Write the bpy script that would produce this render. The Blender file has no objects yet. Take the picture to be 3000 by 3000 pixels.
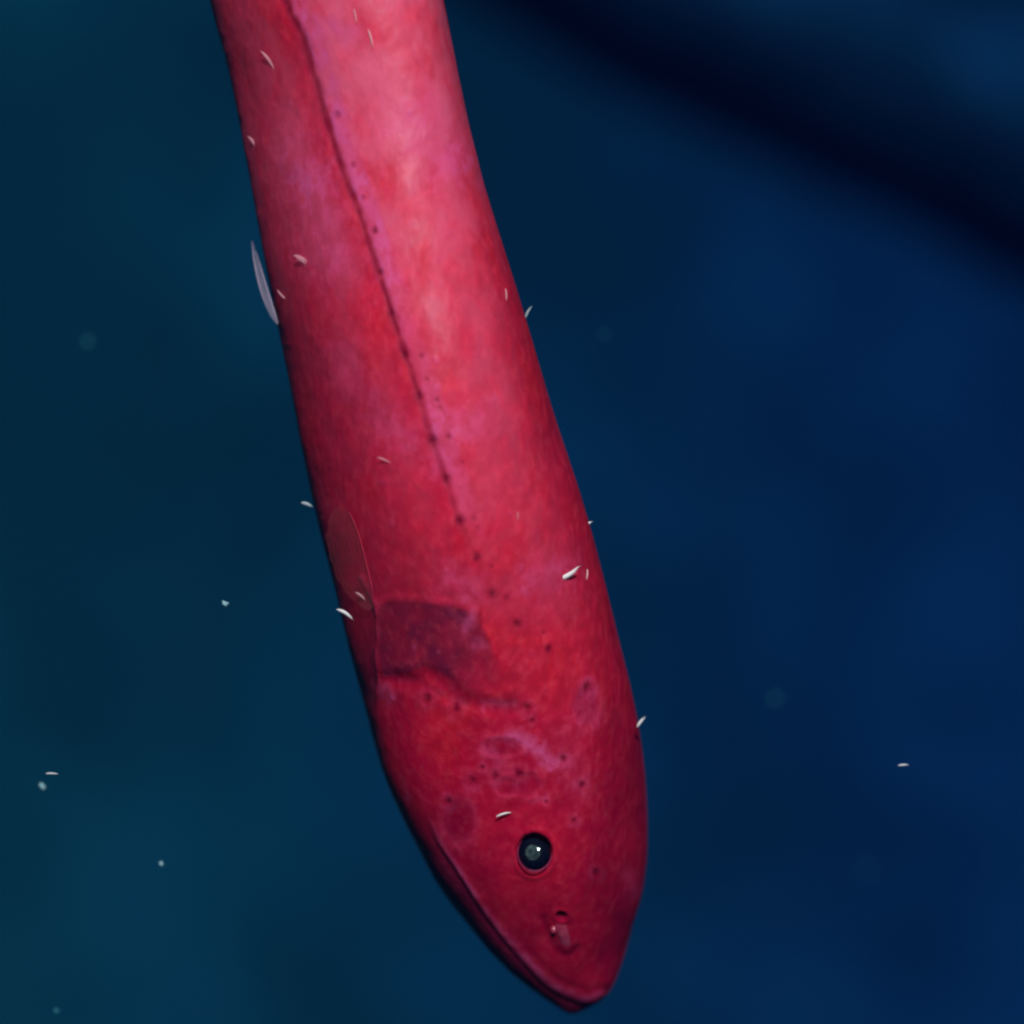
import bpy, math, random
import numpy as np
from mathutils import Matrix, Vector

# ------------------------------------------------------------------ camera, world, sun, exposure
scene = bpy.context.scene
col = scene.collection
CAM_H = 6.0                      # metres above the sediment
TILT = math.radians(25.0)        # camera looks steeply down at the sea floor
FISH_D = 1.0                     # metres from the lens to the fish
PX = 1.0 / 12000.0               # metres at the fish per photograph pixel (the frame is 25 cm wide there)

cam_data = bpy.data.cameras.new('camera')
cam = bpy.data.objects.new('camera', cam_data)
col.objects.link(cam)
cam.location = (0.0, 0.0, CAM_H)
cam.rotation_euler = (TILT, 0.0, 0.0)
cam_data.sensor_width = 36.0
cam_data.lens = 144.0
cam_data.clip_start = 0.02
cam_data.clip_end = 400.0
cam_data.dof.use_dof = True
cam_data.dof.focus_distance = 0.985
cam_data.dof.aperture_fstop = 6.0
scene.camera = cam
ROT = Matrix.Rotation(TILT, 4, 'X')
CAM_M = Matrix.Translation((0, 0, CAM_H)) @ ROT

# direction towards the light (a vehicle's lamps shine from over the camera's shoulder)
light_dir = (ROT.to_3x3() @ Vector((0.05, 0.43, 0.90))).normalized()
elev = math.asin(light_dir.z)
azim = math.atan2(light_dir.x, light_dir.y)

world = bpy.data.worlds.new('World')
scene.world = world
world.use_nodes = True
wn = world.node_tree.nodes
wl = world.node_tree.links
bg = wn['Background']
sky_tex = wn.new('ShaderNodeTexSky')
sky_tex.sky_type = 'NISHITA'
sky_tex.sun_disc = False
sky_tex.sun_elevation = elev
sky_tex.sun_rotation = azim
wl.new(sky_tex.outputs['Color'], bg.inputs['Color'])
bg.inputs['Strength'].default_value = 0.012

sun_data = bpy.data.lights.new('sun', 'SUN')
sun_data.energy = 5.0
sun_data.angle = math.radians(4.0)
sun_data.color = (1.0, 0.70, 0.60)
sun = bpy.data.objects.new('sun', sun_data)
col.objects.link(sun)
sun.location = light_dir * 20
sun.rotation_euler = light_dir.to_track_quat('Z', 'Y').to_euler()

scene.view_settings.view_transform = 'Standard'
scene.view_settings.look = 'None'
scene.view_settings.exposure = 0.7
scene.view_settings.gamma = 1.0
scene.view_settings.use_curve_mapping = False
scene.render.engine = 'CYCLES'
scene.cycles.use_denoising = True
scene.cycles.max_bounces = 6
scene.cycles.transparent_max_bounces = 10
scene.cycles.sample_clamp_indirect = 4.0
scene.cycles.pixel_filter_type = 'BLACKMAN_HARRIS'
scene.cycles.filter_width = 2.3      # soft video lens

rng = np.random.default_rng(7)
random.seed(7)


# ------------------------------------------------------------------ helpers
def tag(o, label=None, cat=None, group=None, kind=None):
    if label: o['label'] = label
    if cat: o['category'] = cat
    if group: o['group'] = group
    if kind: o['kind'] = kind
    return o


def link(name, mesh, mat, parent=None):
    o = bpy.data.objects.new(name, mesh)
    col.objects.link(o)
    if mat is not None and not mesh.materials:
        mesh.materials.append(mat)
    if parent is not None:
        o.parent = parent
    return o


def grid_mesh(name, V, wrap_cols=False, cap_last=None, cap_first=None, flip=False):
    """V: rows x cols x 3 -> quad mesh, smooth shaded."""
    nr, nc = V.shape[:2]
    verts = V.reshape(-1, 3)
    i = np.arange(nr - 1)[:, None]
    j = np.arange(nc if wrap_cols else nc - 1)[None, :]
    j2 = (j + 1) % nc
    q = np.stack([i * nc + j, (i + 1) * nc + j, (i + 1) * nc + j2, i * nc + j2], -1).reshape(-1, 4)
    if flip:
        q = q[:, ::-1]
    me = bpy.data.meshes.new(name)
    me.vertices.add(len(verts))
    me.vertices.foreach_set('co', verts.astype(np.float32).ravel())
    me.loops.add(q.size)
    me.loops.foreach_set('vertex_index', q.astype(np.int32).ravel())
    me.polygons.add(len(q))
    me.polygons.foreach_set('loop_start', np.arange(0, q.size, 4, dtype=np.int32))
    me.polygons.foreach_set('use_smooth', np.ones(len(q), dtype=bool))
    me.update(calc_edges=True)
    me.validate()
    return me


def pydata_mesh(name, verts, faces, smooth=True):
    me = bpy.data.meshes.new(name)
    me.from_pydata([tuple(v) for v in verts], [], faces)
    me.update()
    if smooth:
        me.polygons.foreach_set('use_smooth', np.ones(len(me.polygons), dtype=bool))
    return me


def set_attr(me, name, arr):
    a = me.attributes.new(name, 'FLOAT', 'POINT')
    a.data.foreach_set('value', np.asarray(arr, dtype=np.float32).ravel())


def pchip(xk, yk, x):
    xk = np.asarray(xk, float); yk = np.asarray(yk, float)
    h = np.diff(xk); d = np.diff(yk) / h
    m = np.zeros_like(yk)
    for k in range(1, len(xk) - 1):
        if d[k - 1] * d[k] > 0:
            w1 = 2 * h[k] + h[k - 1]; w2 = h[k] + 2 * h[k - 1]
            m[k] = (w1 + w2) / (w1 / d[k - 1] + w2 / d[k])
    m[0] = d[0]; m[-1] = d[-1]
    k = np.clip(np.searchsorted(xk, x) - 1, 0, len(xk) - 2)
    t = (x - xk[k]) / h[k]
    return ((1 + 2 * t) * (1 - t) ** 2 * yk[k] + t * (1 - t) ** 2 * h[k] * m[k]
            + t * t * (3 - 2 * t) * yk[k + 1] + t * t * (t - 1) * h[k] * m[k + 1])


def sstep(a, b, x):
    t = np.clip((x - a) / (b - a), 0, 1)
    return t * t * (3 - 2 * t)


def vnoise(x, y, seed=0):
    """smooth value noise in [-1, 1]"""
    r = np.random.default_rng(seed)
    tab = r.uniform(-1, 1, (256, 256))
    xi = np.floor(x).astype(int); yi = np.floor(y).astype(int)
    fx = x - xi; fy = y - yi
    fx = fx * fx * fx * (fx * (fx * 6 - 15) + 10); fy = fy * fy * fy * (fy * (fy * 6 - 15) + 10)
    a = tab[xi % 256, yi % 256]; b = tab[(xi + 1) % 256, yi % 256]
    c = tab[xi % 256, (yi + 1) % 256]; d = tab[(xi + 1) % 256, (yi + 1) % 256]
    return (a * (1 - fx) + b * fx) * (1 - fy) + (c * (1 - fx) + d * fx) * fy


def fbm(x, y, seed=0, octaves=4):
    s = 0; amp = 1.0; f = 1.0
    for k in range(octaves):
        s = s + amp * vnoise(x * f + 13.7 * k, y * f + 5.1 * k, seed + k)
        amp *= 0.5; f *= 2.03
    return s


def poly_dist(pts, X, Y, lo=60.0):
    """distance, signed side (positive to the right of the direction of travel in photo space) and
    arc fraction of the nearest point of a polyline"""
    pts = np.asarray(pts, float)
    best = np.full(X.shape, 1e9); side = np.zeros(X.shape); frac = np.zeros(X.shape)
    seg = np.hypot(*np.diff(pts, axis=0).T); cum = np.concatenate([[0], np.cumsum(seg)])
    for k in range(len(pts) - 1):
        a = pts[k]; d = pts[k + 1] - a; L2 = d @ d
        t = np.clip(((X - a[0]) * d[0] + (Y - a[1]) * d[1]) / L2, 0, 1)
        qx = X - (a[0] + t * d[0]); qy = Y - (a[1] + t * d[1])
        dist = np.hypot(qx, qy)
        m = dist < best
        best[m] = dist[m]
        side[m] = (d[0] * qy - d[1] * qx)[m]
        frac[m] = ((cum[k] + t * seg[k]) / cum[-1])[m]
    return best, np.sign(side), frac


def smooth_poly(pts, n=8):
    """Catmull-Rom through the points"""
    p = np.asarray(pts, float)
    p = np.vstack([2 * p[0] - p[1], p, 2 * p[-1] - p[-2]])
    out = []
    for k in range(1, len(p) - 2):
        for i in range(n):
            t = i / n
            out.append(0.5 * ((2 * p[k]) + (-p[k - 1] + p[k + 1]) * t + (2 * p[k - 1] - 5 * p[k] + 4 * p[k + 1] - p[k + 2]) * t * t
                              + (-p[k - 1] + 3 * p[k] - 3 * p[k + 1] + p[k + 2]) * t ** 3))
    out.append(p[-2])
    return np.array(out)


def inside_poly(pts, X, Y):
    pts = np.asarray(pts, float); ins = np.zeros(X.shape, bool)
    n = len(pts)
    for k in range(n):
        x0, y0 = pts[k]; x1, y1 = pts[(k + 1) % n]
        if y0 == y1: continue
        c = ((y0 > Y) != (y1 > Y)) & (X < (x1 - x0) * (Y - y0) / (y1 - y0) + x0)
        ins ^= c
    return ins


def local(px, py, pz):
    """body layout units (a twelfth of a millimetre, x right, y down, z towards the viewer) to metres
    in the animal's own frame"""
    px = np.asarray(px, float); py = np.asarray(py, float); pz = np.asarray(pz, float)
    k = 1.0 - pz * PX / FISH_D
    return np.stack([(px - 1500) * PX * k, -(py - 1500) * PX * k, pz * PX], -1)


def to_world(p):
    """animal frame -> world"""
    return CAM_M @ Vector((float(p[0]), float(p[1]), float(p[2]) - FISH_D))


def floor_point(px, py, z=0.0):
    d = ROT.to_3x3() @ Vector(((px - 1500) * PX, -(py - 1500) * PX, -1.0))
    p = Vector((0, 0, 0))
    for _ in range(12):
        t = (z + float(floor_height(np.array(p.x), np.array(p.y))) - CAM_H) / d.z
        p = Vector((d.x * t, d.y * t, z))
    return p


# ------------------------------------------------------------------ materials
def new_mat(name):
    m = bpy.data.materials.new(name)
    m.use_nodes = True
    nt = m.node_tree
    return m, nt.nodes, nt.links, nt.nodes['Principled BSDF']


def n_noise(N, L, scale, detail=3, rough=0.55, vec=None, dist=0.0):
    n = N.new('ShaderNodeTexNoise')
    n.inputs['Scale'].default_value = scale
    n.inputs['Detail'].default_value = detail
    n.inputs['Roughness'].default_value = rough
    n.inputs['Distortion'].default_value = dist
    if vec is not None: L.new(vec, n.inputs['Vector'])
    return n.outputs['Fac']


def n_range(N, L, v, a, b, c=0.0, d=1.0):
    n = N.new('ShaderNodeMapRange')
    n.interpolation_type = 'SMOOTHSTEP'
    L.new(v, n.inputs['Value'])
    for k, x in zip(('From Min', 'From Max', 'To Min', 'To Max'), (a, b, c, d)):
        n.inputs[k].default_value = x
    return n.outputs['Result']


def n_math(N, L, op, a, b):
    n = N.new('ShaderNodeMath'); n.operation = op
    for k, v in enumerate((a, b)):
        if isinstance(v, (int, float)): n.inputs[k].default_value = v
        else: L.new(v, n.inputs[k])
    return n.outputs[0]


def n_mix(N, L, fac, a, b, blend='MIX'):
    n = N.new('ShaderNodeMix'); n.data_type = 'RGBA'; n.blend_type = blend
    if isinstance(fac, (int, float)): n.inputs[0].default_value = fac
    else: L.new(fac, n.inputs[0])
    for k, v in ((6, a), (7, b)):
        if isinstance(v, tuple): n.inputs[k].default_value = (*v, 1)
        else: L.new(v, n.inputs[k])
    return n.outputs[2]


def n_attr(N, name):
    n = N.new('ShaderNodeAttribute'); n.attribute_name = name
    return n.outputs['Fac']


def n_vec(N, L, scale=(1, 1, 1), rot=(0, 0, 0)):
    tc = N.new('ShaderNodeTexCoord'); mp = N.new('ShaderNodeMapping')
    mp.inputs['Scale'].default_value = scale
    mp.inputs['Rotation'].default_value = rot
    L.new(tc.outputs['Object'], mp.inputs['Vector'])
    return mp.outputs['Vector']


def mat_skin():
    m, N, L, B = new_mat('red_skin')
    v = n_vec(N, L, (1, 0.62, 1), (0, 0, math.radians(-17)))
    big = n_noise(N, L, 62, 3, 0.55, v, 0.4)
    mid = n_noise(N, L, 190, 2.5, 0.5, v, 0.3)
    fine = n_noise(N, L, 520, 3, 0.6, n_vec(N, L, (1, 0.65, 1), (0, 0, math.radians(-4))))
    # red ground, darker and more orange in patches
    c = n_mix(N, L, n_range(N, L, mid, 0.38, 0.66), (0.48, 0.003, 0.032), (0.60, 0.007, 0.041))
    c = n_mix(N, L, n_range(N, L, big, 0.42, 0.78, 0, 0.5), c, (0.68, 0.020, 0.022))
    grain = n_noise(N, L, 330, 4, 0.62, n_vec(N, L, (1, 0.72, 1), (0, 0, math.radians(-8))), 0.2)
    c = n_mix(N, L, n_range(N, L, grain, 0.38, 0.60, 0.36, 0.0), c, (0.33, 0.002, 0.020))
    c = n_mix(N, L, n_range(N, L, grain, 0.50, 0.70, 0.0, 0.15), c, (0.80, 0.09, 0.13))
    # pale trunk skin with its broad light sheen painted in lilac pink
    pale = n_attr(N, 'pale')
    pm = n_math(N, L, 'MULTIPLY', pale, n_range(N, L, n_math(N, L, 'ADD', n_math(N, L, 'MULTIPLY', big, 0.6), n_math(N, L, 'MULTIPLY', mid, 0.4)), 0.72, 0.34, 0.1, 0.95))
    c = n_mix(N, L, pm, c, (0.80, 0.130, 0.225))
    # plum snout, dusky gill membrane, pores; crease and jaw shade painted in
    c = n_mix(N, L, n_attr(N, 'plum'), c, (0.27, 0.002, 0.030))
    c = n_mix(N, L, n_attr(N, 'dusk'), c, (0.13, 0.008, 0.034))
    lil = n_attr(N, 'lilac')
    c = n_mix(N, L, n_math(N, L, 'MULTIPLY', lil, n_math(N, L, 'MULTIPLY', n_range(N, L, mid, 0.3, 0.6, 0.6, 1.0), n_range(N, L, grain, 0.36, 0.60, 0.35, 1.1))), c, (0.62, 0.078, 0.22))
    c = n_mix(N, L, n_attr(N, 'line'), c, (0.20, 0.001, 0.022))
    c = n_mix(N, L, n_attr(N, 'pore_and_shade'), c, (0.13, 0.001, 0.018))
    # fine fleck
    c = n_mix(N, L, n_range(N, L, fine, 0.46, 0.72, 0.0, 0.15), c, (0.76, 0.075, 0.11))
    L.new(c, B.inputs['Base Color'])
    B.inputs['Roughness'].default_value = 0.46
    L.new(n_math(N, L, 'MULTIPLY', n_math(N, L, 'SUBTRACT', 1.0, n_attr(N, 'pore_and_shade')), n_math(N, L, 'ADD', 0.05, n_math(N, L, 'MULTIPLY', n_attr(N, 'pale'), 0.13))), B.inputs['Specular IOR Level'])
    B.inputs['Subsurface Weight'].default_value = 0.25
    B.inputs['Subsurface Radius'].default_value = (1.0, 0.25, 0.25)
    B.inputs['Subsurface Scale'].default_value = 0.0025
    L.new(n_range(N, L, mid, 0.35, 0.7, 0.44, 0.56), B.inputs['Roughness'])
    bump = N.new('ShaderNodeBump')
    bump.inputs['Strength'].default_value = 0.12
    bump.inputs['Distance'].default_value = 0.0005
    L.new(n_math(N, L, 'ADD', n_math(N, L, 'MULTIPLY', mid, 1.4), n_math(N, L, 'MULTIPLY', fine, 0.5)), bump.inputs['Height'])
    L.new(bump.outputs['Normal'], B.inputs['Normal'])
    return m


def mat_simple(name, color, rough=0.5, spec=0.4, alpha=1.0, var=None, scale=400):
    m, N, L, B = new_mat(name)
    if var:
        v = n_vec(N, L)
        L.new(n_mix(N, L, n_range(N, L, n_noise(N, L, scale, 3, 0.6, v), 0.35, 0.65), color, var), B.inputs['Base Color'])
    else:
        B.inputs['Base Color'].default_value = (*color, 1)
    B.inputs['Roughness'].default_value = rough
    B.inputs['Specular IOR Level'].default_value = spec
    B.inputs['Alpha'].default_value = alpha
    return m


def mat_cornea():
    m, N, L, B = new_mat('clear_cornea')
    tr = N.new('ShaderNodeBsdfTransparent'); gl = N.new('ShaderNodeBsdfGlossy')
    gl.inputs['Roughness'].default_value = 0.10
    mx = N.new('ShaderNodeMixShader'); mx.inputs[0].default_value = 0.05
    L.new(tr.outputs[0], mx.inputs[1]); L.new(gl.outputs[0], mx.inputs[2])
    L.new(mx.outputs[0], N['Material Output'].inputs['Surface'])
    return m


def mat_sediment():
    m, N, L, B = new_mat('sediment')
    v = n_vec(N, L)
    a = n_noise(N, L, 1.6, 4, 0.6, v, 0.3)
    b = n_noise(N, L, 9, 4, 0.6, v)
    c = n_mix(N, L, n_range(N, L, a, 0.38, 0.62), (0.096, 0.104, 0.104), (0.165, 0.178, 0.175))
    c = n_mix(N, L, n_range(N, L, b, 0.45, 0.75, 0, 0.5), c, (0.08, 0.08, 0.08))
    # teal to the left, blue to the right: tint of the water's depth painted in
    sep = N.new('ShaderNodeSeparateXYZ'); L.new(v, sep.inputs[0])
    g = n_range(N, L, n_math(N, L, 'ADD', sep.outputs['X'], n_math(N, L, 'MULTIPLY', a, 1.2)), 1.5, -0.3, 0.0, 1.0)
    c = n_mix(N, L, 1.0, c, n_mix(N, L, g, (0.66, 0.76, 0.98), (0.60, 1.18, 0.80)), 'MULTIPLY')
    L.new(c, B.inputs['Base Color'])
    B.inputs['Roughness'].default_value = 0.95
    B.inputs['Specular IOR Level'].default_value = 0.1
    bump = N.new('ShaderNodeBump'); bump.inputs['Distance'].default_value = 0.02
    bump.inputs['Strength'].default_value = 0.5
    L.new(n_noise(N, L, 40, 4, 0.6, v), bump.inputs['Height'])
    L.new(bump.outputs['Normal'], B.inputs['Normal'])
    return m


def mat_rock():
    m, N, L, B = new_mat('dark_basalt')
    v = n_vec(N, L)
    b = n_noise(N, L, 14, 5, 0.65, v)
    c = n_mix(N, L, n_range(N, L, b, 0.35, 0.7), (0.014, 0.015, 0.017), (0.06, 0.06, 0.062))
    s = n_math(N, L, 'MULTIPLY', n_attr(N, 'sediment'), n_range(N, L, b, 0.2, 0.6, 0.6, 1.0))
    c = n_mix(N, L, s, c, (0.34, 0.34, 0.33))
    L.new(c, B.inputs['Base Color'])
    B.inputs['Roughness'].default_value = 0.9
    B.inputs['Specular IOR Level'].default_value = 0.15
    bump = N.new('ShaderNodeBump'); bump.inputs['Distance'].default_value = 0.02
    L.new(n_noise(N, L, 30, 5, 0.65, v), bump.inputs['Height'])
    L.new(bump.outputs['Normal'], B.inputs['Normal'])
    return m


M_SKIN = mat_skin()
M_EYE = mat_simple('eye_black', (0.002, 0.003, 0.010), 0.7, 0.03)
M_LENS = mat_simple('eye_lens', (0.055, 0.08, 0.075), 0.7, 0.1, var=(0.015, 0.028, 0.03), scale=900)
M_RIM = mat_simple('eye_rim', (0.26, 0.02, 0.07), 0.5, 0.2, var=(0.18, 0.01, 0.04))
M_CORNEA = mat_cornea()
M_FIN = mat_simple('fin_membrane', (0.34, 0.040, 0.060), 0.6, 0.15, alpha=0.085, var=(0.30, 0.06, 0.065), scale=200)
M_RAY = mat_simple('fin_ray', (0.42, 0.025, 0.055), 0.6, 0.15)
M_PALEFIN = mat_simple('pale_fin', (0.50, 0.38, 0.48), 0.5, 0.3, alpha=0.07, var=(0.34, 0.24, 0.34), scale=500)
M_PALERAY = mat_simple('pale_fin_ray', (0.62, 0.46, 0.56), 0.5, 0.3, alpha=0.22)
M_NOSTRIL = mat_simple('nostril_skin', (0.46, 0.05, 0.10), 0.22, 0.6, var=(0.36, 0.03, 0.07))
M_WHITE = mat_simple('crustacean_white', (0.86, 0.78, 0.76), 0.35, 0.5, alpha=0.8)
M_PALE = mat_simple('crustacean_pale', (0.85, 0.38, 0.44), 0.4, 0.3, alpha=0.28)
M_PINK = mat_simple('crustacean_pink', (0.95, 0.52, 0.56), 0.4, 0.4, alpha=0.42)
M_GREY = mat_simple('crustacean_grey', (0.50, 0.54, 0.56), 0.4, 0.4, alpha=0.6)
M_SNOW = mat_simple('marine_snow', (0.32, 0.52, 0.55), 0.8, 0.2, alpha=0.8)
M_DULL = mat_simple('marine_snow_dull', (0.08, 0.36, 0.40), 0.8, 0.2, alpha=0.32)

# ------------------------------------------------------------------ sea floor
def floor_height(X, Y):
    h = 0.10 * fbm(X * 0.55, Y * 0.55, 31, 4) + 0.025 * fbm(X * 2.3, Y * 2.3, 41, 3)
    h = h - 1.1 * np.tanh(X / 2.2) - 0.10 * 3 * np.tanh((Y - 2.8) / 3)                     # rises towards negative x
    r = np.hypot(X, Y - 2.8)
    return np.where(r < 12, h, h * 12 / np.maximum(r, 1e-3))


u = np.linspace(-1, 1, 261)
g = np.sign(u) * (np.abs(u) ** 2.6) * 58 + u * 2.0
GX, GY = np.meshgrid(g, g + 2.8)
GZ = floor_height(GX, GY)
me = grid_mesh('seafloor', np.stack([GX, GY, GZ], -1), flip=True)
sea = link('seafloor', me, mat_sediment())
tag(sea, kind='structure')

# ------------------------------------------------------------------ rock ledge beyond the fish
def build_ledge():
    A = floor_point(1440, 20); Bp = floor_point(3000, 840)
    ax = Vector((Bp.x - A.x, Bp.y - A.y, 0)).normalized()
    inn = Vector((-ax.y, ax.x, 0))                            # away from the viewer, into the rock
    prof = np.array([(0.16, -0.35), (0.13, -0.05), (0.07, 0.06), (0.0, 0.15), (-0.01, 0.20), (0.02, 0.245), (0.08, 0.262)])
    back = [(t, 0.262 + 0.02 * t) for t in np.linspace(0.11, 2.2, 90)] + [(2.35, 0.1), (2.5, -0.5)]
    prof = np.vstack([smooth_poly(prof, 5), np.array(back)])
    s = np.linspace(-1.6, 3.4, 260)
    S, T = np.meshgrid(s, prof[:, 0], indexing='ij')
    Z0 = np.broadcast_to(prof[:, 1], S.shape).copy()
    wob = 0.022 * fbm(S * 2.2, S * 0 + 3.3, 51, 4)
    T2 = T + wob * sstep(2.4, 0.2, T)
    top = sstep(0.04, 0.25, T)
    lump = fbm(S * 4.6, T * 4.6, 61, 4)
    Z = Z0 + top * 0.055 * lump + 0.012 * fbm(S * 9, (T + Z0) * 9, 71, 3)
    X = A.x + ax.x * S + inn.x * T2
    Y = A.y + ax.y * S + inn.y * T2
    Z = Z * np.where(Z > 0, 1.05, 1.0) + floor_height(X, Y)
    me = grid_mesh('rock_ledge', np.stack([X, Y, Z], -1), flip=False)
    sed = np.zeros(X.shape)
    for (px, py, r, k) in ((2230, 20, 0.075, 1.0), (2360, 330, 0.06, .5), (2060, 120, .05, .35), (2800, 480, .05, .4), (2980, 560, .05, .35), (2920, 260, 0.075, .75), (2480, 560, 0.05, .2), (2040, -60, .1, .6),
                           (2690, 420, 0.06, .22), (2480, -330, .10, .8), (3350, 100, .11, .8), (3500, 600, .12, .8), (2100, -500, .25, .8), (1500, -350, .15, .7)):
        c = floor_point(px, py, 0.26)
        sed = np.maximum(sed, k * np.exp(-((X - c.x) ** 2 + (Y - c.y) ** 2) / (2 * r * r)))
    dk = floor_point(2640, 80, 0.26)
    sed *= top * (1 - 0.9 * np.exp(-((X - dk.x) ** 2 + (Y - dk.y) ** 2) / (2 * 0.075 ** 2)))
    set_attr(me, 'sediment', np.clip(sed + 0.38 * top * sstep(0.05, 0.8, lump), 0, 1))
    o = link('rock_ledge', me, mat_rock())
    tag(o, 'dark rock ledge dusted with pale sediment, blurred in the deep background behind the red fish', 'rock')
    return o


build_ledge()

# ------------------------------------------------------------------ water (closed box round everything)
def build_water():
    m = bpy.data.materials.new('sea_water')
    m.use_nodes = True
    N = m.node_tree.nodes; L = m.node_tree.links
    N.clear()
    out = N.new('ShaderNodeOutputMaterial')
    pv = N.new('ShaderNodeVolumePrincipled')
    pv.inputs['Density'].default_value = 0.40
    pv.inputs['Color'].default_value = (0.0004, 0.003, 0.016, 1)
    pv.inputs['Absorption Color'].default_value = (0.0, 0.28, 0.60, 1)
    pv.inputs['Anisotropy'].default_value = 0.0
    L.new(pv.outputs[0], out.inputs['Volume'])
    x, y0, y1, z0, z1 = 66, -62, 68, -9.0, CAM_H + 0.25
    v = [(-x, y0, z0), (x, y0, z0), (x, y1, z0), (-x, y1, z0), (-x, y0, z1), (x, y0, z1), (x, y1, z1), (-x, y1, z1)]
    f = [(0, 3, 2, 1), (4, 5, 6, 7), (0, 1, 5, 4), (1, 2, 6, 5), (2, 3, 7, 6), (3, 0, 4, 7)]
    o = link('haze', pydata_mesh('haze', v, f, False), m)
    tag(o, kind='stuff')


build_water()

# ------------------------------------------------------------------ the red fish
LEFT = np.array([(0, 613), (207, 670), (414, 712), (600, 746), (800, 783), (962, 814), (1118, 847), (1273, 877), (1428, 908), (1583, 943), (1673, 968), (1755, 988),
                 (1838, 1008), (1962, 1038), (2087, 1073), (2264, 1121), (2412, 1187), (2469, 1217), (2583, 1277), (2634, 1311), (2701, 1364), (2802, 1448),
                 (2903, 1562), (2936, 1610), (2957, 1642), (2970, 1675)], float)
RIGHT = np.array([(0, 1300), (285, 1357), (500, 1407), (700, 1468), (881, 1525), (1026, 1568), (1171, 1610), (1300, 1652), (1445, 1700), (1590, 1742), (1735, 1779),
                  (1880, 1815), (2071, 1860), (2264, 1890), (2412, 1897), (2469, 1897), (2583, 1886), (2634, 1876), (2701, 1856), (2802, 1828),
                  (2903, 1786), (2936, 1755), (2957, 1716), (2970, 1675)], float)
TIP = 2970.0
tail_y = np.array([-3600.0, -3000, -2000, -1200, -600, -250])
tail_c = np.array([-40.0, 120, 420, 650, 815, 900])
tail_h = np.array([6.0, 95, 215, 285, 322, 336])


def _edge(pts, tail_x):
    w = np.concatenate([np.sqrt(TIP - pts[::-1, 0]), np.sqrt(TIP - tail_y[::-1])])
    x = np.concatenate([pts[::-1, 1], tail_x[::-1]])
    yy = np.arange(-3600.0, TIP + 1, 2.0)
    xx = pchip(w, x, np.sqrt(TIP - yy))
    ker = np.exp(-0.5 * (np.arange(-90, 91) * 2.0 / 55) ** 2); ker /= ker.sum()
    sm = np.convolve(np.pad(xx, 90, mode='edge'), ker, 'valid')
    k = sstep(2560, 2350, yy)
    return w, x, yy, sm * k + xx * (1 - k)


_EL = _edge(LEFT, tail_c - tail_h)
_ER = _edge(RIGHT, tail_c + tail_h)


def outline(y):
    y = np.asarray(y, float)
    w = np.sqrt(np.maximum(TIP - y, 0))
    out = []
    for e in (_EL, _ER):
        out.append(np.where(y > 2600, pchip(e[0], e[1], w), np.interp(y, e[2], e[3])))
    return (out[0] + out[1]) / 2, (out[1] - out[0]) / 2


def spine_z(y):
    y = np.asarray(y, float)
    d = y - 450
    return np.where(d > 0, -560 * (d / 2500) ** 2, -260 * (d / 2500) ** 2)


def thick(y, hw):
    return hw * (1.12 + 0.33 * sstep(300, 1200, y) - 0.30 * sstep(1500, 2400, y))


def section_power(y, s):
    """flatter cheek on the jaw side of the head, round trunk"""
    return 2.0 + np.where(np.asarray(s) < 0, 1.1, 0.0) * sstep(1750, 2350, np.asarray(y, float))


def twist(y):
    """the trunk rolls a little about its own axis towards the tail"""
    y = np.asarray(y, float)
    return 0.10 + 0.42 * sstep(2300, 0, y)


def crown_drop(px, py):
    """the top of the head is a plane of its own that turns away from the cheek along a soft ridge"""
    py = np.asarray(py, float)
    xr = np.interp(py, [1700, 1950, 2250, 2450, 2600, 2800, 2970], [1790, 1775, 1772, 1738, 1712, 1695, 1690])
    m = sstep(1750, 2100, py) * sstep(2965, 2780, py)
    w = 22.0
    return -0.92 * m * w * np.logaddexp(0, (np.asarray(px, float) - xr) / w)


def surf_z(px, py):
    c, h = outline(py)
    s = np.clip((np.asarray(px, float) - c) / np.maximum(h, 1e-3), -1, 1)
    p = section_power(py, s)
    return spine_z(py) + thick(py, h) * np.maximum(1 - np.abs(s) ** p, 0) ** (1 / p) + twist(py) * s * h + crown_drop(px, py)


LAT = [(826, -40), (836, 0), (870, 74), (899, 154), (924, 245), (950, 336), (984, 438), (1012, 524), (1047, 609), (1075, 706), (1104, 786),
       (1143, 910), (1187, 1042), (1225, 1158), (1266, 1291), (1305, 1403), (1346, 1527), (1396, 1634)]
LAT_ALL = [(300, -2000), (560, -1000), (740, -360)] + LAT[1:]
PORES = [(1095, 675, 8), (1112, 797, 8), (1143, 920, 9), (1184, 1040, 10), (1225, 1158, 10), (1266, 1291, 12), (1305, 1403, 11), (1346, 1527, 11),
         (1396, 1634, 11), (1442, 1743, 11), (1517, 1829, 11), (1604, 1900, 9)]
PORES2 = [(987, 336, 8), (1035, 484, 7), (1235, 1044, 7), (1281, 1173, 6), (1287, 1195, 6), (1315, 1280, 7), (1389, 1518, 6), (1442, 1658, 6), (1484, 1751, 7),
          (1352, 1353, 4), (1064, 580, 5), (1165, 930, 4), (1590, 1853, 5), (1400, 1545, 4), (1250, 1110, 4)]
HEADP = [(1250, 2047, 10), (1337, 2079, 11), (1545, 2073, 9), (1383, 2290, 10), (1452, 2274, 10), (1520, 2268, 10), (1313, 2349, 9), (1411, 2250, 5),
         (1719, 2013, 9), (1707, 2302, 8), (1652, 2223, 8), (1682, 2405, 7), (1747, 2557, 8), (1600, 2350, 4), (1560, 2110, 5)]
LIP = [(1222, 2300), (1255, 2385), (1293, 2465), (1338, 2532), (1392, 2616), (1437, 2682), (1490, 2747), (1543, 2808), (1589, 2858), (1636, 2895), (1680, 2917), (1726, 2926), (1765, 2918)]
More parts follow.
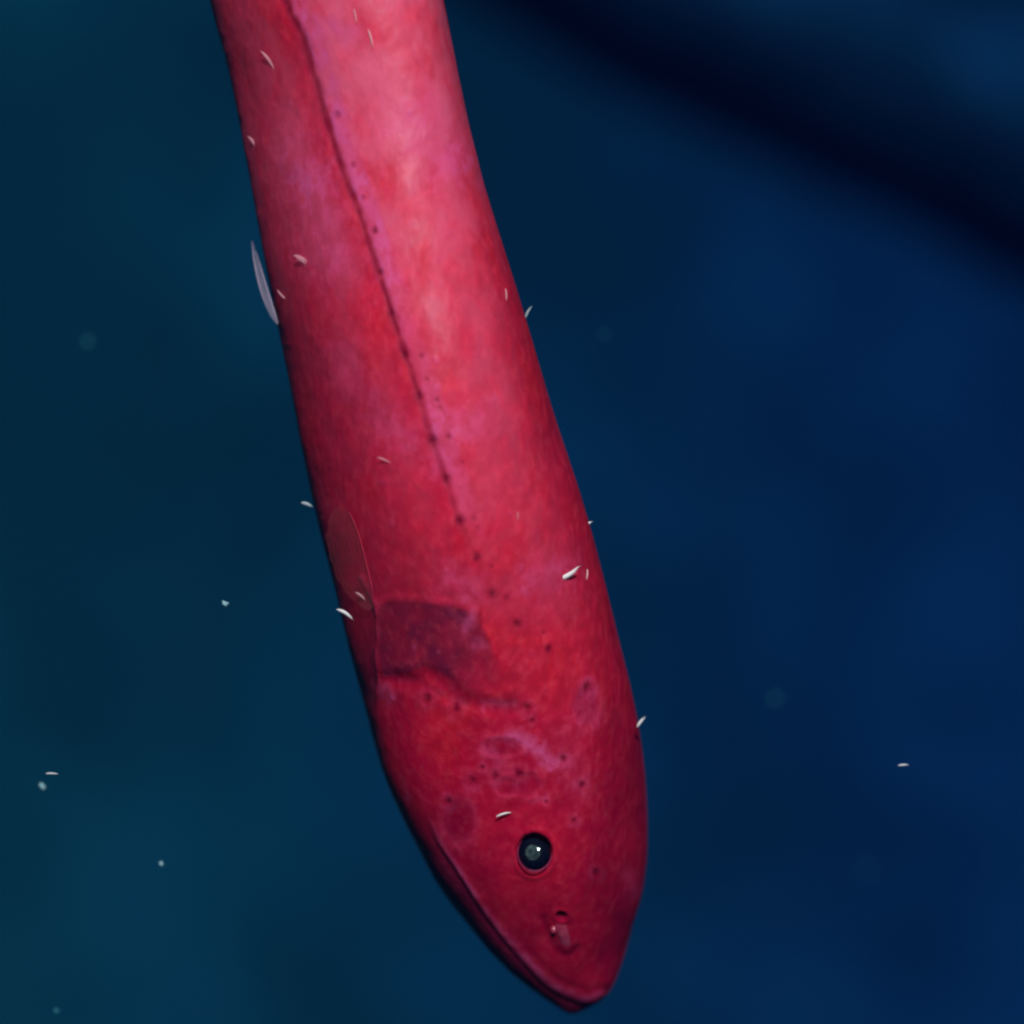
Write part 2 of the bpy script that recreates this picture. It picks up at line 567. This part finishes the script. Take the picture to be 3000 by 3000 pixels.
GILL_TOP = [(1099, 1772), (1124, 1758), (1158, 1747), (1210, 1748), (1297, 1764), (1366, 1775), (1397, 1789), (1412, 1817)]
GILL_LEFT = [(1102, 1768), (1099, 1800), (1098, 1880), (1097, 1940), (1099, 1988), (1106, 2020)]
GILL_LOW = [(1160, 1985), (1210, 1990), (1245, 1972), (1288, 1994), (1335, 2026), (1366, 2047), (1428, 2062), (1500, 2072)]
GILL_LOW2 = [(1115, 1985), (1160, 1988), (1210, 1997), (1300, 2040), (1360, 2062)]
GILL_REG = [(1099, 1772), (1124, 1758), (1158, 1747), (1210, 1748), (1297, 1764), (1366, 1775), (1397, 1789), (1412, 1817), (1445, 1885), (1480, 1965), (1505, 2060), (1428, 2056), (1366, 2041), (1335, 2022), (1288, 1990), (1240, 1966), (1200, 1985), (1112, 1995), (1098, 1900)]


def gauss(d, s):
    return np.exp(-0.5 * (d / s) ** 2)


def features(X, Y, front):
    """relief (layout units, positive outward) and colour masks, some of them painted light and shade, over the flank that faces the light"""
    H = np.zeros(X.shape)
    A = {k: np.zeros(X.shape) for k in ('pale', 'lilac', 'plum', 'dusk', 'pore_and_shade', 'line')}
    # gentle lumps of muscle and skin
    H += 2.2 * fbm(X / 70, Y / 110, 11, 4) + 5 * vnoise(X / 210, Y / 260, 17)
    # paler along the trunk, broad sheen painted in, redder then plum towards the head
    A['pale'] += (0.24 + 0.56 * sstep(1500, 150, Y)) * (1 - 0.92 * sstep(1500, 2250, Y))
    A['plum'] += 0.85 * sstep(2000, 2650, Y + 0.75 * (X - 1560)) * (0.65 + 0.35 * sstep(-0.5, 0.5, fbm(X / 90, Y / 120, 23, 3)))
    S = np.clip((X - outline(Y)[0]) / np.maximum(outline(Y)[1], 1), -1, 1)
    A['plum'] += 0.32 * sstep(-0.15, -0.85, S) * sstep(-400, 100, Y)  # plum deepens towards the left edge
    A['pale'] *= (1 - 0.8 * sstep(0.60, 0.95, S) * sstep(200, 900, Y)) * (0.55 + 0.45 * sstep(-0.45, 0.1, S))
    # lateral line
    lat = smooth_poly(LAT_ALL, 6)
    d, side, fr = poly_dist(lat, X, Y)
    d = np.abs(d + 2.5 * vnoise(X / 22, Y / 22, 90) + 2.0 * vnoise(X / 60, Y / 60, 91))
    fade = (1 - 0.35 * sstep(900, 1350, Y)) * (1 - sstep(1450, 1640, Y)) * (0.8 + 0.2 * vnoise(X / 30, Y / 30, 95))
    H += fade * (-3.2 * gauss(d, 8.0) + 0.8 * gauss(d - 22, 10))
    A['line'] += fade * 0.95 * gauss(d, 7.0 + 2.5 * sstep(700, 0, Y))
    right = (side < 0)
    band = np.where(right, sstep(4, 16, d) * sstep(78, 46, d), 0) * (0.35 + 0.65 * sstep(1250, 600, Y)) * (1 - sstep(1400, 1700, Y))
    A['lilac'] += band * (0.62 + 0.60 * sstep(-0.4, 0.5, fbm(X / 45, Y / 160, 77, 3)))
    leftred = np.where(~right, sstep(4, 12, d) * sstep(90, 30, d), 0)
    A['pale'] *= 1 - 0.6 * leftred
    # pores
    for grp, dep, dark in ((PORES, 4.0, 0.80), (PORES2, 1.6, 0.50), (HEADP, 4.0, 0.75)):
        for (px, py, r) in grp:
            m = (np.abs(X - px) < r * 5) & (np.abs(Y - py) < r * 5)
            dx = (X[m] - px) + 2.2 * vnoise(X[m] / 7 + px, Y[m] / 7, 3); dy = (Y[m] - py) * 0.86 + 2.2 * vnoise(X[m] / 7, Y[m] / 7 + py, 5)
            rr = np.hypot(dx, dy)
            H[m] += -dep * gauss(rr, r * 0.75) + dep * 0.12 * gauss(rr - r * 2.0, r * 0.8)
            A['pore_and_shade'][m] = np.maximum(A['pore_and_shade'][m], dark * gauss(rr, r * 0.85))
            if grp is HEADP:
                A['lilac'][m] += 0.20 * gauss(rr - r * 2.1, r * 0.8)
    # cheek pits
    for (px, py, rx, ry, dep) in ((1546, 2300, 34, 34, 5), (1482, 2305, 30, 26, 4), (1345, 2410, 45, 62, 5), (1716, 2065, 34, 60, 4), (1470, 2190, 55, 28, 4)):
        e = np.hypot((X - px) / rx, (Y - py) / ry)
        H += -0.55 * dep * sstep(1.3, 0.6, e) + 1.0 * gauss(e - 1.25, 0.2)
        A['plum'] += 0.42 * sstep(1.15, 0.75, e)
        A['lilac'] += 0.16 * gauss(e - 1.1, 0.22)
    # scar-like pale marks; trunk sheen and gill spine highlight painted among them
    for pts, w, k in (([(1498, 2160), (1540, 2172), (1583, 2205), (1600, 2230), (1618, 2243)], 17, 0.75), ([(1560, 2345), (1600, 2335)], 8, .3), ([(1420, 2180), (1460, 2230)], 20, .28),
                      ([(1415, 2062), (1500, 2066)], 9, 0.45), ([(1128, 2022), (1146, 2040)], 14, 0.6), ([(1383, 1792), (1387, 1815)], 8, .7), ([(1392, 1880), (1412, 1890)], 11, .35),
                      ([(1372, 1822), (1362, 1838)], 14, .45), ([(1177, 2275), (1197, 2345)], 6, 0.25), ([(1640, 2170), (1690, 2290)], 40, .22), ([(1838, 2560), (1850, 2620)], 16, 0.22),
                      ([(1350, 1250), (1395, 1235)], 34, .5), ([(1300, 1225), (1280, 1370)], 26, 0.35), ([(1225, 360), (1290, 470)], 70, .5), ([(1330, 440), (1350, 490)], 26, .28), ([(965, 80), (1020, 105)], 24, .7),
                      ([(1560, 1700), (1640, 1670)], 36, .38), ([(1330, 1690), (1380, 1730)], 34, .38), ([(930, 560), (980, 760)], 55, .5), ([(860, 440), (880, 520)], 45, .45), ([(1130, 1230), (1190, 1290)], 36, .35),
                      ([(1010, 1050), (1050, 1130)], 40, .3), ([(1430, 520), (1440, 540)], 24, .35), ([(1712, 2040), (1722, 2090)], 24, .22)):
        dd, _, _ = poly_dist(pts, X, Y)
        dd = dd * (1 + 0.35 * vnoise(X / 14, Y / 14, 8))
        A['lilac'] += k * gauss(dd, w)
    # small pale tubercles
    r2 = np.random.default_rng(5)
    for k in range(46):
        py = r2.uniform(300, 2300); c, h = outline(py); px = c + h * r2.uniform(-0.8, 0.6); r = r2.uniform(3.5, 8)
        m = (np.abs(X - px) < 40) & (np.abs(Y - py) < 40)
        rr = np.hypot(X[m] - px, (Y[m] - py) * 0.8)
        H[m] += 1.6 * gauss(rr, r); A['lilac'][m] += r2.uniform(.15, .4) * gauss(rr, r)
    # gill cover: a thin flap lying over the shoulder
    X0, Y0 = X, Y
    X = X0 + 4 * vnoise(X0 / 60, Y0 / 60, 120) + 1.2 * vnoise(X0 / 20, Y0 / 20, 121)
    Y = Y0 + 4 * vnoise(X0 / 60, Y0 / 60, 122) + 1.2 * vnoise(X0 / 20, Y0 / 20, 123)
    ins = inside_poly(GILL_REG, X, Y)
    dt, st, ft = poly_dist(smooth_poly(GILL_TOP, 5), X, Y)
    H += np.where(ins, 1.5 * sstep(0, 40, dt), 0) * sstep(200, 30, dt)
    H += -1.0 * gauss(dt - 16, 12) * sstep(0, 12, dt) * (~ins) * (Y < 1830)
    H += 0.0 * dt
    A['lilac'] += 0.07 * gauss(dt, 7) * sstep(0.75, 0.3, ft)
    A['pore_and_shade'] += 0.55 * gauss(np.hypot((X - 1407) / 7, (Y - 1806) / 20), 0.7)
    dl, sl, _ = poly_dist(smooth_poly(GILL_LEFT, 5), X, Y)
    H += -3 * gauss(dl, 9) + 2 * gauss(dl - 6, 9) * (X > 1098)
    H += -7 * sstep(80, 5, dl) * sstep(1104, 1080, X)
    A['dusk'] += 0.6 * sstep(95, 10, dl) * sstep(1108, 1088, X)
    A['lilac'] += 0.16 * gauss(dl - 7, 5) * (X > 1098)
    db, sb, _ = poly_dist(smooth_poly(GILL_LOW, 5), X, Y)
    H += -8 * gauss(db, 17) + 1.5 * gauss(db - 40, 22) * (sb > 0)
    A['pore_and_shade'] += 0.50 * gauss(db, 14)  # shade in the gill crease painted dark
    db2, sb2, _ = poly_dist(smooth_poly(GILL_LOW2, 5), X, Y)
    H += -3 * gauss(db2, 10); A['pore_and_shade'] += 0.28 * gauss(db2, 10)
    dp_, _, _ = poly_dist(GILL_REG + GILL_REG[:1], X, Y)
    soft = np.where(ins, sstep(0, 20, dp_), 0)
    A['dusk'] += 0.92 * soft * sstep(1600, 1330, X + 0.55 * (Y - 1860)) * (0.82 + 0.18 * fbm(X / 45, Y / 60, 44, 3))
    H += -4.0 * sstep(0, 70, dp_) * ins + 0.7 * soft * fbm(X / 45, Y / 60, 48, 3)
    # bridge between cover and pectoral base
    dk, _, _ = poly_dist([(1062, 1690), (1100, 1768), (1104, 1795)], X, Y)
    H += 4 * gauss(dk, 6); A['lilac'] += 0.22 * gauss(dk, 5)
    X, Y = X0, Y0
    # mouth: upper lip roll, cleft below it, recessed lower jaw
    lip = smooth_poly(LIP, 6)
    dm, sm, fm = poly_dist(lip, X, Y)
    below = (sm > 0)
    k = sstep(0.03, 0.35, fm)
    wl_ = 7 + 5 * sstep(0.3, 1.0, fm)
    H += k * 2.6 * gauss(dm, wl_)
    H += k * -2.6 * gauss(np.where(below, dm, -dm) - (wl_ + 10), 6.5)
    H += k * -3.0 * np.where(below, sstep(wl_, wl_ + 14, dm) * sstep(150, 60, dm), 0)
    A['lilac'] += k * 0.62 * gauss(dm, wl_ * 0.75)
    A['dusk'] += np.where(below, 0.75 * k * sstep(wl_, wl_ + 16, dm), 0)  # shade under the lip painted over the lower jaw
    A['pore_and_shade'] += k * 0.22 * gauss(np.where(below, dm, -dm) - (wl_ + 9), 6)  # dark of the mouth cleft painted in
    H += k * -2.0 * gauss(np.where(below, -dm, dm) - (wl_ + 12), 7) * sstep(0.55, 0.9, fm)
    A['pore_and_shade'] += k * 0.28 * gauss(np.where(below, -dm, dm) - (wl_ + 10), 6) * sstep(0.75, 0.95, fm)
    # brow bulge along the top of the head
    H += 7 * gauss(np.hypot((X - 1560) / 150, (Y - 2480) / 190), 0.7)
    # eye socket
    e = np.hypot((X - 1567) / 50, (Y - 2497) / 56)
    H += -26 * sstep(1.08, 0.85, e) + 4.0 * gauss(e - 1.22, 0.13)
    A['plum'] *= 1 - 0.75 * gauss(np.hypot((X - 1600) / 150, (Y - 2480) / 210), 0.8)
    A['pore_and_shade'] += 0.5 * sstep(1.15, 0.95, e)
    # nostril
    e = np.hypot((X - 1645) / 15, (Y - 2683) / 13)
    H += -14 * sstep(1.2, 0.6, e) + 2.5 * gauss(e - 1.5, 0.3)
    A['pore_and_shade'] += 0.85 * sstep(1.25, 0.7, e)
    dn, _, _ = poly_dist(smooth_poly([(1594, 2690), (1606, 2722), (1622, 2765), (1645, 2793), (1668, 2797), (1692, 2778)], 5), X, Y)
    H += -4 * gauss(dn, 9); A['pore_and_shade'] += 0.62 * gauss(dn, 9)  # shadowed crease round the nostril painted dark
    # only the side that is seen carries the detail
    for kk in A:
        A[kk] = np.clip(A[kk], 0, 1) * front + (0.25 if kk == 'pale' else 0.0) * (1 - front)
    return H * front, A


def build_fish():
    root = bpy.data.objects.new('deep_sea_fish', None)
    col.objects.link(root)
    root.matrix_world = CAM_M @ Matrix.Translation((0, 0, -FISH_D))
    tag(root, 'slender red deep sea fish hanging head down in dark blue water', 'fish')

    rows = np.concatenate([np.linspace(-3590, -60, 110), np.arange(-55, 2780, 3.0), TIP - np.linspace(math.sqrt(TIP - 2780), 0.25, 120) ** 2])
    tf = np.linspace(-math.pi / 2, math.pi / 2, 361)
    tb = np.linspace(math.pi / 2, 1.5 * math.pi, 62)[1:-1]
    th = np.concatenate([tf, tb])
    Yg, Tg = np.meshgrid(rows, th, indexing='ij')
    c, h = outline(rows)
    dpt = thick(rows, h)
    pw = 2.0 / section_power(Yg, np.sin(Tg))
    Xg = c[:, None] + h[:, None] * np.sign(np.sin(Tg)) * np.abs(np.sin(Tg)) ** pw
    Zg = spine_z(rows)[:, None] + dpt[:, None] * np.sign(np.cos(Tg)) * np.abs(np.cos(Tg)) ** pw + twist(rows)[:, None] * (Xg - c[:, None])
    Zg = Zg + crown_drop(Xg, Yg) * sstep(-0.8, 0.0, np.cos(Tg))
    front = sstep(-0.05, 0.22, np.cos(Tg)) * sstep(-900, -60, Yg)
    P = np.stack([Xg, -Yg, Zg], -1)
    dr = np.gradient(P, axis=0)
    dc = np.empty_like(P)
    dc[:, 1:-1] = P[:, 2:] - P[:, :-2]; dc[:, 0] = P[:, 1] - P[:, -1]; dc[:, -1] = P[:, 0] - P[:, -2]
    n = np.cross(dr, dc)
    n /= np.maximum(np.linalg.norm(n, axis=-1, keepdims=True), 1e-9)
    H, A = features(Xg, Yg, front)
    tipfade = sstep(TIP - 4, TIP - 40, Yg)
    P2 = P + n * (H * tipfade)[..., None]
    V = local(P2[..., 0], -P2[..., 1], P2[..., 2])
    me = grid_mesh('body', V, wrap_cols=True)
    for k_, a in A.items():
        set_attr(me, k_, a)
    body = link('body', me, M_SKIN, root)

    def ellipsoid(name, mat, parent, cx, cy, cz, rx, ry, rz, nrm=None, seg=40, rings=24):
        ph = np.linspace(0.001, math.pi - 0.001, rings)
        ta = np.linspace(0, 2 * math.pi, seg, endpoint=False)
        PH, TA = np.meshgrid(ph, ta, indexing='ij')
        p = np.stack([rx * np.sin(PH) * np.cos(TA), ry * np.sin(PH) * np.sin(TA), rz * np.cos(PH)], -1)
        if nrm is not None:
            q = np.array(Vector((0, 0, 1)).rotation_difference(Vector(nrm)).to_matrix())
            p = p @ q.T
        v = local(cx + p[..., 0], cy - p[..., 1], cz + p[..., 2])
        return link(name, grid_mesh(name, v, wrap_cols=True), mat, parent)

    # eye
    ez = float(surf_z(1567, 2497)) + 5
    en = Vector((0.10, -0.16, 0.98)).normalized()
    eye = ellipsoid('eye', M_EYE, root, 1567, 2497, ez - 22, 48, 53, 26, en)
    eye['label'] = 'round black eye with a cloudy grey lens'
    ellipsoid('lens', M_LENS, eye, 1563, 2498, ez - 2, 25, 25, 9, en)
    ellipsoid('cornea', M_CORNEA, eye, 1567, 2497, ez - 24, 51, 56, 36, Vector((-0.27, 0.26, 0.93)).normalized())
    ta = np.linspace(0, 2 * math.pi, 64, endpoint=False)
    tb2 = np.linspace(0, 2 * math.pi, 12, endpoint=False)
    TA, TB = np.meshgrid(ta, tb2, indexing='ij')
    rr = 51 + 2.6 * np.cos(TB)
    p = np.stack([rr * np.cos(TA), rr * np.sin(TA) * 1.10, 2.6 * np.sin(TB)], -1)
    q = np.array(Vector((0, 0, 1)).rotation_difference(en).to_matrix())
    p = p @ q.T
    v = local(1567 + p[..., 0], 2497 - p[..., 1], ez - 7 + p[..., 2])
    link('eye_rim', grid_mesh('eye_rim', v, wrap_cols=True), M_RIM, eye)

    # tubular nostril with a folded tip
    path = smooth_poly([(1640, 2702), (1643, 2718), (1650, 2740), (1658, 2765), (1662, 2784)], 6)
    tt = np.linspace(0, 1, len(path))
    rad = (17 - 6 * tt) * np.sin(np.pi * np.clip(0.12 + 0.80 * tt, 0, 1)) ** 0.5 + 2.0
    base = surf_z(path[:, 0], path[:, 1]) - 12 + 12 * np.sin(np.pi * np.clip(0.08 + 0.9 * tt, 0, 1)) ** 0.7
    ang = np.linspace(0, 2 * math.pi, 20, endpoint=False)
    lobes = 1 + 0.22 * np.cos(3 * ang)[None, :] * (1 - tt)[:, None]
    X = path[:, 0][:, None] + rad[:, None] * lobes * np.cos(ang)[None, :]
    Z = base[:, None] + rad[:, None] * 0.55 * lobes * np.sin(ang)[None, :]
    Y = np.broadcast_to(path[:, 1][:, None], X.shape) + 3 * np.cos(2 * ang)[None, :] * (1 - tt)[:, None]
    link('nostril', grid_mesh('nostril', local(X, Y, Z), wrap_cols=True, flip=True), M_NOSTRIL, root)
    ellipsoid('nostril_flap', M_NOSTRIL, root, 1622, 2723, float(surf_z(1622, 2723)) + 3, 9, 12, 8, None, 16, 10)

    # pectoral fin folded back along the belly
    lead = smooth_poly([(1104, 1772), (1091, 1726), (1076, 1664), (1060, 1600), (1043, 1545), (1024, 1505)], 8)
    trail = smooth_poly([(1078, 1790), (1030, 1752), (992, 1700), (970, 1640), (955, 1575), (966, 1508)], 8)
    ns = 26
    f = np.linspace(0, 1, ns)
    G = lead[:, None, :] * (1 - f)[None, :, None] + trail[:, None, :] * f[None, :, None]
    s = np.linspace(0, 1, len(lead))
    G[..., 1] -= (s ** 3)[:, None] * (22 * np.sin(np.pi * f))[None, :]
    G[..., 0] += (f ** 2)[None, :] * 5 * vnoise(G[..., 1] / 18, G[..., 0] / 18, 140)
    G[..., 1] += (s ** 2)[:, None] * 7 * vnoise(G[..., 0] / 12, G[..., 1] / 40, 141)
    zl = surf_z(lead[:, 0], lead[:, 1]) + 4 + 5 * s
    Zf = zl[:, None] - 1.05 * (lead[:, 0][:, None] - G[..., 0]) - 8 * s[:, None] * f[None, :] ** 2
    V1 = local(G[..., 0], G[..., 1], Zf)
    V2 = local(G[..., 0], G[..., 1], Zf - 3.0)
    ring = np.concatenate([V1, V2[:, ::-1]], axis=1)
    fin = link('pectoral_fin', grid_mesh('pectoral_fin', ring, wrap_cols=True), M_FIN, root)
    fin['label'] = 'dusky folded pectoral fin behind the gill cover'
    ang = np.linspace(0, 2 * math.pi, 8, endpoint=False)
    for kf in (0, 3, 6, 9, 12, 15, 18, 21, 24):
        line = np.stack([G[:, kf, 0], G[:, kf, 1], Zf[:, kf] - 1.0], -1)
        r0 = (2.4 if kf == 0 else 1.0) * (1 - 0.6 * s)
        X = line[:, 0][:, None] + r0[:, None] * np.cos(ang)[None, :]
        Z = line[:, 2][:, None] + r0[:, None] * np.sin(ang)[None, :]
        Y = np.broadcast_to(line[:, 1][:, None], X.shape)
        link('fin_ray', grid_mesh('fin_ray', local(X, Y, Z), wrap_cols=True, flip=True), M_RAY if kf == 0 else M_FIN, fin)

    # pale fin that stands off the belly edge
    mid = smooth_poly([(739, 706), (748, 760), (764, 820), (784, 876), (803, 925), (813, 950)], 7)
    s = np.linspace(0, 1, len(mid))
    wd = 11 * np.sin(np.pi * np.clip(s * 0.9 + 0.05, 0, 1)) ** 0.8
    f = np.linspace(-1, 1, 11)
    X = mid[:, 0][:, None] + wd[:, None] * f[None, :]
    Y = mid[:, 1][:, None] - wd[:, None] * f[None, :] * 0.35
    Zb = -20 + 60 * s[:, None] + 5 * f[None, :] + 2 * np.cos(f * 9)[None, :] + spine_z(mid[:, 1])[:, None]
    ring = np.concatenate([local(X, Y, Zb), local(X, Y, Zb - 3)[:, ::-1]], axis=1)
    pf = link('belly_fin', grid_mesh('belly_fin', ring, wrap_cols=True), M_PALEFIN, root)
    pf['label'] = 'pale translucent sliver of fin standing off the belly'
    ang = np.linspace(0, 2 * math.pi, 6, endpoint=False)
    rr_ = np.random.default_rng(3)
    for kf in range(7):
        off = -0.9 + 1.8 * kf / 6
        t1 = int(len(mid) * rr_.uniform(0.0, 0.30))
        ln = mid[t1:].copy(); sl = s[t1:]
        xx = ln[:, 0] + wd[t1:] * off + 2.5 * np.sin(sl * 7 + kf)
        yy = ln[:, 1] - wd[t1:] * off * 0.35
        zz = -20 + 60 * sl + 5 * off + spine_z(yy) + 1
        r0 = rr_.uniform(1.0, 2.2) * np.sin(np.pi * np.clip(0.1 + 0.85 * np.linspace(0, 1, len(ln)), 0, 1))
        Xr = xx[:, None] + r0[:, None] * np.cos(ang)[None, :]
        Zr = zz[:, None] + r0[:, None] * np.sin(ang)[None, :]
        Yr = np.broadcast_to(yy[:, None], Xr.shape)
        link('fin_ray', grid_mesh('fin_ray', local(Xr, Yr, Zr), wrap_cols=True, flip=True), M_PALERAY, pf)
    return root


build_fish()

# ------------------------------------------------------------------ small crustaceans and drifting flakes
def crustacean_mesh(name, bend, fat, legs=True, seed=0):
    """length one along x, back towards +y, facing viewer +z"""
    r = random.Random(seed)
    verts = []; faces = []
    nr, nsd = 19, 10
    for i in range(nr):
        t = i / (nr - 1)
        x = t - 0.5
        y = -bend * (2 * x) ** 2 + bend * 0.4
        rad = fat * (math.sin(math.pi * min(max(0.04 + 0.93 * t ** 0.8, 0), 1)) ** 0.75) * (1 - 0.10 * (i % 2)) + 0.004
        slope = math.atan(-8 * bend * x)
        for j in range(nsd):
            a = 2 * math.pi * j / nsd
            u_, w_ = math.cos(a) * rad * 1.15, math.sin(a) * rad * 0.85
            verts.append((x - math.sin(slope) * u_, y + math.cos(slope) * u_, w_))
    for i in range(nr - 1):
        for j in range(nsd):
            faces.append((i * nsd + j, (i + 1) * nsd + j, (i + 1) * nsd + (j + 1) % nsd, i * nsd + (j + 1) % nsd))
    faces.append(tuple(range(nsd))); faces.append(tuple(reversed(range((nr - 1) * nsd, nr * nsd))))

    def spike(p0, p1, w):
        d = Vector(p1) - Vector(p0)
        a = d.cross(Vector((0, 0, 1))).normalized() * w; b = d.cross(a).normalized() * w
        k = len(verts)
        for q in range(4):
            o = a * math.cos(q * math.pi / 2) + b * math.sin(q * math.pi / 2)
            verts.append(tuple(Vector(p0) + o))
        verts.append(tuple(p1))
        for q in range(4):
            faces.append((k + q, k + (q + 1) % 4, k + 4))
    if legs:
        for i in range(6):
            x = -0.26 + 0.11 * i
            y = -bend * (2 * x) ** 2 + bend * 0.4
            for zz in (-1, 1):
                spike((x, y - fat * 0.6, zz * fat * 0.5), (x + r.uniform(-0.06, 0.02), y - fat * 1.9, zz * fat * 0.7), fat * 0.16)
        for zz in (-1, 1):
            y = -bend + bend * 0.4
            spike((0.47, y, zz * fat * 0.2), (0.66, y - 0.04 + 0.05 * zz, zz * fat), fat * 0.12)
            spike((-0.48, y, zz * fat * 0.15), (-0.60, y - 0.05, zz * fat * 0.5), fat * 0.16)
    return pydata_mesh(name, verts, faces)


CR = {'curved': crustacean_mesh('crustacean_curved', 0.085, 0.08, True, 1),
      'slim': crustacean_mesh('crustacean_slim', 0.04, 0.055, False, 2),
      'stout': crustacean_mesh('crustacean_stout', 0.08, 0.13, True, 3),
      'bowed': crustacean_mesh('crustacean_bowed', -0.10, 0.085, True, 4)}


def place(name, mesh, mat, px, py, pz, length, ang, label, cat, group, roll=0.0, sx=1.0):
    me = mesh.copy(); me.materials.clear(); me.materials.append(mat)
    o = bpy.data.objects.new(name, me)
    col.objects.link(o)
    p = local(px, py, pz)
    sc = length * 0.85 * PX * float(1 - pz * PX / FISH_D)
    loc = Matrix.Translation(to_world(p))
    o.matrix_world = loc @ ROT @ Matrix.Rotation(math.radians(-ang), 4, 'Z') @ Matrix.Rotation(roll, 4, 'X') @ Matrix.Diagonal((sc, sc * sx * random.uniform(0.7, 1.25), sc * sx * random.uniform(0.8, 1.2), 1))
    tag(o, label, cat, group)
    return o


G1 = 'small crustaceans around the red fish'
on = lambda x, y, up: float(surf_z(x, y)) + up
for (px, py, up, ln, ang, kind, mt, label) in (
    (785, 174, 14, 74, 54, 'curved', M_PALE, 'pale pink crustacean on the belly side near the top edge of the photo'),
    (742, 419, 12, 58, 58, 'curved', M_PALE, 'dim thin crustacean on the dark belly edge, above the pale fin sliver'),
    (887, 763, 14, 68, 36, 'stout', M_PALE, 'blurry pink crustacean on the flank beside the pale fin sliver, larger of two'),
    (828, 866, 14, 54, 44, 'bowed', M_PALE, 'small dim crustacean at the belly edge touching the pale fin sliver, smaller of two'),
    (1041, 46, 12, 48, 79, 'slim', M_PINK, 'hair thin pink crustacean, topmost of two in line on the upper flank'),
    (1086, 111, 12, 64, 76, 'slim', M_PINK, 'thin upright bright crustacean, lower of two in line on the upper flank'),
    (1483, 863, 12, 42, 86, 'slim', M_PINK, 'tiny upright crustacean on the back edge, just inside the outline of the fish'),
    (1125, 1347, 14, 50, 24, 'curved', M_PALE, 'small pink crustacean alone on mid flank between lateral line and belly'),
    (1517, 1512, 10, 32, 88, 'slim', M_PALE, 'faint upright pink speck of a crustacean on the back above the large white one'),
    (1663, 1683, 20, 88, -30, 'bowed', M_WHITE, 'largest bright white crustacean, on the back behind the head'),
    (1720, 1684, 16, 40, 95, 'slim', M_PINK, 'small upright pink crustacean right beside the largest white one'),
    (1057, 1746, 16, 44, 40, 'curved', M_PINK, 'small pink white crustacean on the base of the pectoral fin'),
    (1475, 2385, 16, 52, -16, 'curved', M_WHITE, 'bright pink white crustacean on the cheek just behind the eye'),
):
    place('small_crustacean', CR[kind], mt, px, py, on(px, py, up), ln, ang, label, 'crustacean', G1, roll=0.5 if kind != 'slim' else 0)
for (px, py, pz, ln, ang, kind, mt, label) in (
    (1547, 914, -20, 44, -62, 'curved', M_GREY, 'grey translucent crustacean just off the back edge of the upper body'),
    (1718, 1537, 40, 42, -32, 'stout', M_WHITE, 'plump pale crustacean on the outline of the back, above the largest white one'),
    (1011, 1797, 60, 62, 32, 'curved', M_WHITE, 'bright white crustacean on the belly outline below the pectoral fin'),
    (899, 1477, 20, 40, 20, 'stout', M_GREY, 'small grey crustacean floating just off the belly near the pectoral fin'),
    (1877, 2115, -90, 42, -52, 'stout', M_WHITE, 'small white crustacean just off the back of the head'),
    (2646, 2241, -60, 36, -4, 'slim', M_WHITE, 'thin white crustacean alone in open water far beyond the back of the head'),
    (152, 2266, 40, 42, 2, 'slim', M_WHITE, 'bright thin crustacean in open water, upper of a close pair far from the belly'),
):
    place('small_crustacean', CR[kind], mt, px, py, pz, ln, ang, label, 'crustacean', G1, roll=0.4 if kind != 'slim' else 0)


def flake_mesh(name, seed):
    r = np.random.default_rng(seed)
    ph = np.linspace(0.02, math.pi - 0.02, 12); ta = np.linspace(0, 2 * math.pi, 16, endpoint=False)
    PH, TA = np.meshgrid(ph, ta, indexing='ij')
    x = np.sin(PH) * np.cos(TA); y = np.sin(PH) * np.sin(TA); z = np.cos(PH)
    k = 0.5 * (1 + 0.30 * np.sin(3 * x + 2.1 * y + r.uniform(0, 6)) + 0.26 * np.sin(5 * y - 3 * z + r.uniform(0, 6)) + 0.15 * np.sin(8 * z + 7 * x + r.uniform(0, 6)))
    return grid_mesh(name, np.stack([x * k, y * k * 0.8, z * k * 0.8], -1), wrap_cols=True)


FL = [flake_mesh('flake_a', 1), flake_mesh('flake_b', 2), flake_mesh('flake_c', 3)]
G2 = 'flakes of marine snow adrift in the water'


def back(d):      # layout depth of something d metres from the lens
    return -(d - FISH_D) / PX


for k, (px, py, d, ln, ang, mt, label) in enumerate((
    (660, 1768, 1.0, 20, 20, M_SNOW, 'bright white flake in open water level with the pectoral fin base'),
    (124, 2304, 1.03, 24, -8, M_SNOW, 'dimmer teal flake, lower of a close pair far from the belly'),
    (472, 2530, 1.02, 19, 30, M_SNOW, 'single round teal flake in open water level with the eye, belly side'),
    (166, 2960, 1.05, 16, 20, M_DULL, 'faint teal flake in the bottom corner of the photo, belly side'),
    (2271, 2046, 1.24, 22, 0, M_DULL, 'blurred teal flake out beyond the back of the head, above the thin white crustacean'),
    (257, 1001, 1.20, 20, 0, M_DULL, 'blurred teal flake, upper of two soft spots on the belly side'),
    (668, 1205, 1.30, 30, 0, M_DULL, 'largest blurred teal flake, lower of two soft spots on the belly side'),
    (1770, 978, 1.18, 16, 0, M_DULL, 'faint blurred flake off the back edge of the upper body'),
    (2543, 2542, 1.40, 18, 70, M_DULL, 'very faint tall blurred flake beyond the back, level with the eye'),
)):
    place('marine_snow_flake', FL[k % 3], mt, px, py, back(d), ln, ang, label, 'flake', G2)
